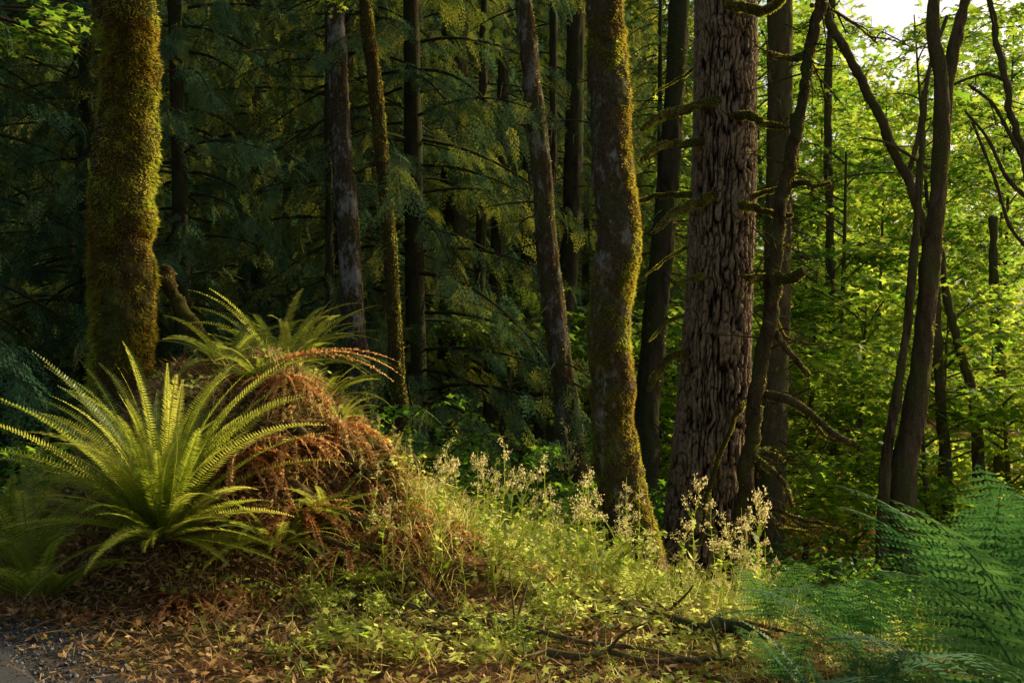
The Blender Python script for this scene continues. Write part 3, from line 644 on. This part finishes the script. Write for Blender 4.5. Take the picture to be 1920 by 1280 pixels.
for i,(pts,r0,r1,y) in enumerate([([(560,780),(640,810),(700,828),(760,848),(792,880)],.045,.02,7.3),([(570,800),(650,850),(710,856),(780,890)],.04,.015,7.2),([(600,860),(640,920),(670,1000),(720,1080)],.04,.02,6.9),
      ([(540,900),(610,960),(640,1040),(700,1110)],.035,.02,6.6),([(640,780),(672,880),(690,960),(700,1050)],.03,.018,7.1),([(500,780),(560,850),(600,950),(640,1000)],.03,.018,6.8),([(680,1020),(760,1100),(850,1150),(960,1190)],.03,.018,6.7),
      ([(470,740),(540,760),(600,800),(640,860)],.04,.02,7.2),([(620,900),(690,960),(720,1030),(800,1090)],.02,.01,6.8),([(560,960),(600,1010),(660,1080),(760,1130)],.02,.01,6.4),
      ([(600,800),(630,900),(650,980),(690,1040)],.016,.008,6.9),([(570,830),(600,930),(620,1010),(650,1080)],.016,.008,6.7),([(640,840),(700,900),(730,980),(760,1060)],.014,.007,7.0)]):
    A=[]
    for j,(a,b) in enumerate(pts):
        x,yy,z=W(a,b,y); A.append([x,yy,z,r0+(r1-r0)*j/(len(pts)-1)])
    A=np.array(A); A[:,2]=np.maximum(A[:,2],H(A[:,0],A[:,1])+.5*A[:,3]+.04); A[0,2]=H(A[0,0],A[0,1])-.03; base=A[0,:3].copy()
    tp,G,N=tube(A,60,9,r0*.5,14,i,want=True,stretch=1)
    thing('tree_root','gnarled exposed root spilling off the mound','root',tuple(base),[('tree_root',make_mesh('tree_root',shift(tp+[fuzz(G,N,1200,.02,.003,None,.5,.1,.8)],base),M_dead,True))],'exposed roots on the mound')
# ------------------------------------------------------------------ fallen branches and logs
def fallen(x0,y0,x1,y1,r,n=5,lift=.03,name='fallen_branch',lab='weathered fallen branch lying on the forest floor',cat='branch',mat=None,wig=.06):
    t=np.linspace(0,1,n+1); x=x0+(x1-x0)*t+rng.normal(0,wig,n+1); y=y0+(y1-y0)*t+rng.normal(0,wig,n+1)
    z=H(x,y)+lift+r+U(0,.05,n+1); A=np.c_[x,y,z,np.linspace(r,r*.55,n+1)]
    base=A[0,:3].copy(); tp=tube(A,n*10,10,r*.35,10,int(U(0,99)),stretch=1)
    if r<.03:
        for q in range(3):
            k=rng.integers(1,n); d=nrm(rng.normal(0,1,3)*np.array([1,1,.5])+np.array([0,0,.3])); l=U(.1,.35)
            tp+=tube(np.array([[*A[k,:3],r*.5],[*(A[k,:3]+d*l*.5+rng.normal(0,.02,3)),r*.35],[*(A[k,:3]+d*l),r*.15]]),8,5)
    thing(name,lab,cat,tuple(base),[(name,make_mesh(name,shift(tp,base),mat or M_dead,True))],'fallen wood on the forest floor')
FL=[(-.75,5.9,.95,4.95,.018),(.75,7.3,1.45,6.6,.016),(.2,6.4,1.1,5.7,.018),(.7,6.3,1.6,5.9,.02),(-.9,5.4,-.2,5.3,.012),(-1.5,5.4,-.7,5.7,.012),
          (-.6,6.2,-.1,5.5,.014),(.1,5.1,1.2,4.95,.02),(-2.,5.5,-1.5,5.2,.01),(1.1,7.6,1.7,7.9,.016)]
for _ in range(24):
    x=U(-1.6,1.2); y=U(4.9,6.5); a=U(-.9,.9); l=U(.2,.6); FL.append((x,y,x+l*math.cos(a),y+l*math.sin(a),U(.004,.009)))
for a in FL: fallen(*a,lift=U(.01,.04),mat=M_snag if rng.random()<.35 else M_dead)
fallen(.55,6.0,1.1,6.15,.05,4,.0,'log','short broken brown log on the forest floor','log',M_snag); fallen(1.0,5.75,1.4,5.6,.05,3,.0,'log','short dark mossy log lying among sticks','log',M_snag)
# ------------------------------------------------------------------ seed-headed weeds
def weed(seed,h=.9,bushy=1.):
    global rng; keep=rng; rng=np.random.default_rng(seed)
    t=np.linspace(0,1,9); c=np.c_[.12*t**2*U(-1,1)+.02*np.sin(t*7),.12*t**2*U(-1,1),t*h]
    st=tube(np.c_[c,np.linspace(.005,.0018,9)],20,4,rnd=.8); seeds=[];lv=[]
    for k in range(int(15*bushy)):
        tt=U(.62,1.); i=tt*8; b=np.array([np.interp(i,range(9),c[:,q]) for q in range(3)]); az=U(0,6.28); l=U(.04,.14)*(1.35-tt)
        e=b+np.array([math.cos(az)*l,math.sin(az)*l,l*U(.5,1.1)]); st+=tube(np.array([[*b,.0020],[*((b+e)/2+[0,0,-.01]),.0018],[*e,.0014]]),5,3,rnd=.8)
        m=int(U(14,24)); P=e+rng.normal(0,.013,(m,3)); D=nrm(rng.normal(0,1,(m,3))+np.array([0,0,.4])); S=nrm(np.cross(D,rng.normal(0,1,(m,3)))); seeds.append(kites(P,D,S,U(.009,.022,m),U(.003,.006,m),U(0,1,m)))
    m=30; tt=U(.05,.75,m); b=np.stack([np.interp(tt*8,range(9),c[:,q]) for q in range(3)],-1); az=U(0,6.28,m)
    D=nrm(np.c_[np.cos(az),np.sin(az),U(-.2,.9,m)]); S=nrm(np.cross(D,[0,0,1.])); lv.append(kites(b,D,S,U(.06,.16,m)*(1.2-tt),U(.012,.026,m),U(0,1,m)))
    rng=keep
    return [('stem',make_mesh('stem',st+lv,M_weed)),('seed_head',make_mesh('seed_head',seeds,M_seed))]
weeds=[weed(71,.95,.6),weed(72,.75,.7),weed(73,1.1,.55),weed(74,.6,.8),weed(75,.85,.5)]
WP=[(715,790,7.6),(820,845,7.7),(860,920,7.6),(955,895,8.),(985,950,7.8),(1100,990,8.),(1075,805,9.2),(1225,1030,8.4),(1410,1050,8.8),(1320,1075,8.6),(1160,1040,8.4),(1440,1080,8.6),(1010,935,8.3),(975,905,8.5),
    (1255,1070,8.0),(1020,985,7.9),(1395,1080,8.),(745,935,7.6),(805,925,7.9),(925,960,8),(1345,1060,9.2),(1380,1065,9.6),(1290,1050,9),(1120,1010,8.7),(1205,1060,7.8),(1450,1050,9.4),(1070,1060,7.4),(1300,1110,7.6),
    (880,985,7.3),(760,860,7.9),(900,940,8.2),(1045,960,8.4),(830,1000,7.2),(960,1010,7.4),(1140,1070,7.6),(1000,890,8.8),(1240,1045,9.4),(1180,1090,7.2),(1425,1075,9.2),(690,860,7.3),(1350,1100,8.2)]
for _ in range(100):
    a=U(660,1480); WP.append((a,U(850,1100)+max(0,(a-900))*.13,U(6.1,9.2)))
for i,(a,b,y) in enumerate(WP):
    x,yy,z=W(a,b,y); g=float(H(x,y)); v=i%5; hh=[.95,.75,1.1,.6,.85][v]; s=max(.35,(z+.06-g)/hh)
    thing('weed','tall weed with sunlit feathery seed heads','weed',(x,y,g),weeds[v],'seeding weeds catching sunlight',rot=i*1.9,scale=(min(s,1.),min(s,1.),s))
# ------------------------------------------------------------------ ground cover stuff
def scatter(n,x0,x1,y0,y1,prob):
    x=U(x0,x1,n);y=U(y0,y1,n); k=prob(x,y)>rng.random(n); x=x[k];y=y[k]; return np.c_[x,y,H(x,y)]
def lush(x,y): return ss(-1.2,-.4,x)*ss(5.4,6.9,y)*(1-ss(9.2,10.2,y))*(1-ss(2.2,3.0,x))
def ferny(x,y): return ss(1.0,1.6,x)*(1-ss(6.0,7.2,y))
def pr(x,y):
    sd=SD(x,y); nz=ss(-.25,.3,fbm(np.c_[x,y,0*x]*2.3,3,33)); fg=ss(-1.8,-1.,x)*(1-ss(5.8,6.4,y))
    return ss(1.7,2.7,sd)*np.clip(nz*.55+.4*lush(x,y)*(.15+nz)+.25*fg*(.3+nz),.04,1)*(1-.85*ferny(x,y))
P=scatter(17000,-4,6,4.2,12.5,pr); m=len(P); lu=(.12+lush(P[:,0],P[:,1]))*(1-.75*ss(.2,1.1,P[:,0])); hgt=U(.2,1,m)**2*(.15+ss(-.25,.35,fbm(P*3.2,2,44)))
Pl=np.repeat(P,9,0); lu=np.repeat(lu*hgt,9); k=len(Pl); az=U(0,6.28,k); rr=U(.01,.09,k); Pl=Pl+np.c_[np.cos(az)*rr,np.sin(az)*rr,U(.01,.10,k)+lu*U(0,.52,k)]
D=nrm(np.c_[np.cos(az),np.sin(az),U(-.4,.6,k)]); S=nrm(np.cross(D,np.c_[rng.normal(0,.4,(k,2)),np.ones(k)]))
sel=rng.random(k)<.62; q=np.clip(np.repeat(U(0,1,m)*.6+.5*ss(-.25,.3,fbm(P*2.2,2,45)),9)+U(-.2,.25,k),0,1)
lf2=leaves(Pl[~sel],U(.035,.10,(~sel).sum()),az[~sel],.6,q[~sel])
surf('ground_cover',make_mesh('ground_cover',[kites(Pl[sel],D[sel],S[sel],U(.03,.085,sel.sum()),U(.006,.02,sel.sum()),q[sel],.45),lf2],M_weed),'leafy herbs carpeting the forest floor','ground cover','stuff')
P=np.vstack([scatter(24000,-4,6,4.2,12,lambda x,y:pr(x,y)*.9*(1-.4*lush(x,y))+.07*(SD(x,y)>1.7)*(1-ferny(x,y))),scatter(2500,-2.0,-.3,6.0,8.0,lambda x,y:.6+0*x)]); m=len(P); az=U(0,6.28,m)
D=nrm(np.c_[np.cos(az)*.5,np.sin(az)*.5,U(.5,1.2,m)]); S=np.c_[-np.sin(az),np.cos(az),0*az]; L1=U(.06,.24,m)*(1+1.3*lush(P[:,0],P[:,1]))
B2=P+D*(L1*.55)[:,None]; D2=nrm(D+np.c_[np.cos(az)*.7,np.sin(az)*.7,-.3*np.ones(m)])
V=np.stack([P-S*.0026,P+S*.0026,B2+S*.0021,B2-S*.0021],1).reshape(-1,3)
V2=np.stack([B2-S*.0021,B2+S*.0021,B2+D2*(L1*.5)[:,None]],1).reshape(-1,3); q=U(0,1,m)
surf('grass',make_mesh('grass',[(V,np.arange(4*m).reshape(m,4),np.repeat(q,4)),(V2,np.arange(3*m).reshape(m,3),np.repeat(q,3))],M_grass),'thin grass blades scattered among leaf litter','grass','stuff')
def prl(x,y): return ss(1.05,1.7,SD(x,y))*.9+.2*(SD(x,y)>1.0)
P=np.vstack([scatter(64000,-4.5,5,4.1,11,prl),scatter(46000,-3.6,-.2,5.6,8.6,lambda x,y:1-ss(1.1,1.6,moundr(x,y)[0]*np.ones_like(x)))]); m=len(P); az=U(0,6.28,m)
D=nrm(np.c_[np.cos(az),np.sin(az),rng.normal(0.15,.5,m)]); S=nrm(np.cross(D,np.c_[rng.normal(0,.7,(m,2)),np.ones(m)]))
tw=rng.random(m)<.45
surf('leaf_litter',make_mesh('leaf_litter',[kites(P+np.c_[np.zeros((m,2)),U(.0,.05,m)],D,S,np.where(tw,U(.04,.20,m),U(.02,.07,m)),np.where(tw,.0022,U(.005,.017,m)),U(0,1,m)**1.2,.5)],M_litter),'dry brown leaves, needles and twigs','leaf litter','stuff')
P=scatter(80000,-4,-.3,6,9.4,lambda x,y:(1-ss(.95,1.3,moundr(x,y)[0]))*ss(-.15,.25,fbm(np.c_[x,y,0*x]*2.2,3,88))); m=len(P)
D=nrm(rng.normal(0,.5,(m,3))+np.array([.1,-.4,.5])); S=nrm(np.cross(D,rng.normal(0,1,(m,3))))
surf('moss',make_mesh('moss',[kites(P,D,S,U(.02,.05,m),U(.003,.006,m),U(0,1,m))],M_moss),'thick green moss over the earthen mound','moss','stuff')
P=scatter(520,-4,2,4.3,7,lambda x,y:(SD(x,y)>.5)*.7)
P[:,2]+=.025; surf('fallen_leaves',make_mesh('fallen_leaves',[leaves(P,U(.03,.10,len(P)),U(0,6.28,len(P)),.35)],M_yleaf),'yellowing fallen maple leaves','fallen leaves','stuff')
oc=np.array([(1,0,0),(-1,0,0),(0,1,0),(0,-1,0),(0,0,.7),(0,0,-.7),(.6,.6,.4),(-.6,.6,.4),(.6,-.6,.4),(-.6,-.6,.4)],float)
of=np.array([(0,6,4),(6,2,4),(2,7,4),(7,1,4),(1,9,4),(9,3,4),(3,8,4),(8,0,4),(0,2,6),(2,1,7),(1,3,9),(3,0,8)])
P=scatter(18000,-4.2,0,4.1,7.5,lambda x,y:(SD(x,y)>.95)*(1-ss(1.2,1.8,SD(x,y)))*.9+.005); m=len(P); A=nrm(rng.normal(0,1,(m,3))); B=nrm(np.cross(A,rng.normal(0,1,(m,3)))); C=np.cross(A,B); s=(.004+.011*rng.random(m)**2.2)[:,None]
surf('gravel',make_mesh('gravel',[stamp(oc,of,A*s*U(.8,1.5,(m,1)),B*s,C*s,P+np.array([0,0,.004]),U(0,1,m))],M_stone),'grey crushed gravel along the road shoulder','gravel','stuff')
# far forest
parts=[];ml=[]
for i in range(110):
    y=U(32,70); x=U(-.62,.16)*y; g=float(H(x,y)); h=U(15,24)
    ns=150; zz=U(.02,1,ns); az=U(0,6.28,ns); r=(1-zz)**.7*U(.3,1,ns)*3
    Pp=np.c_[x+np.cos(az)*r,y+np.sin(az)*r,g+zz*h]; Xv=nrm(np.c_[np.cos(az),np.sin(az),-.6*np.ones(ns)]); Zv=nrm(np.c_[np.cos(az)*.5,np.sin(az)*.5,np.ones(ns)]+rng.normal(0,.3,(ns,3))); Zv=nrm(Zv-Xv*(Zv*Xv).sum(1,keepdims=True)); s=U(1.3,2.6,(ns,1))
    parts.append(stamp(SPs[0],SPs[1],Xv*s,np.cross(Zv,Xv)*s*1.6,Zv*s,Pp,U(0,1,ns)))
for i in range(60):
    y=U(40,62); x=U(.1,.60)*y; g=float(H(x,y)); h=U(11,19)*(.82 if .33<x/y<.40 else 1)
    ns=400; zz=U(.0,1,ns); az=U(0,6.28,ns); r=np.sqrt(U(0,1,ns))*3.4*(1-.6*zz)
    ml.append(leaves(np.c_[x+np.cos(az)*r,y+np.sin(az)*r,g+zz*h],U(.4,.8,ns),U(0,6.28,ns),.9))
surf('far_forest',make_mesh('far_forest',parts,M_cedar),'dense wooded hillside of conifers','forest','stuff')
surf('distant_maples',make_mesh('distant_maples',ml,M_maple),'distant maples glowing in low sun','forest','stuff')
# ------------------------------------------------------------------ light, sky, camera
AZ,EL=58.,24.
D=Vector((math.sin(R(AZ))*math.cos(R(EL)),math.cos(R(AZ))*math.cos(R(EL)),math.sin(R(EL))))
sl=bpy.data.lights.new('sun','SUN'); sl.energy=5; sl.angle=R(.53); sl.color=(1,.87,.54)
so=bpy.data.objects.new('sun',sl); col.objects.link(so); so.rotation_euler=D.to_track_quat('Z','Y').to_euler(); so.location=(20,15,15)
w=bpy.data.worlds.new("World"); scene.world=w; w.use_nodes=True; nt=w.node_tree
bg=nt.nodes['Background']; sk=nt.nodes.new('ShaderNodeTexSky'); sk.sky_type='NISHITA'; sk.sun_disc=False; sk.sun_elevation=R(EL); sk.sun_rotation=R(AZ); sk.dust_density=6
nt.links.new(sk.outputs[0],bg.inputs[0]); bg.inputs[1].default_value=.14
cam=bpy.data.cameras.new('camera'); cam.lens=36; cam.sensor_width=36; cam.clip_end=3000; cam.clip_start=.05
co=bpy.data.objects.new('camera',cam); col.objects.link(co); co.location=(0,0,1.6); co.rotation_euler=(R(90),0,0); scene.camera=co
scene.view_settings.view_transform='Standard'; scene.view_settings.look='None'; scene.view_settings.exposure=0
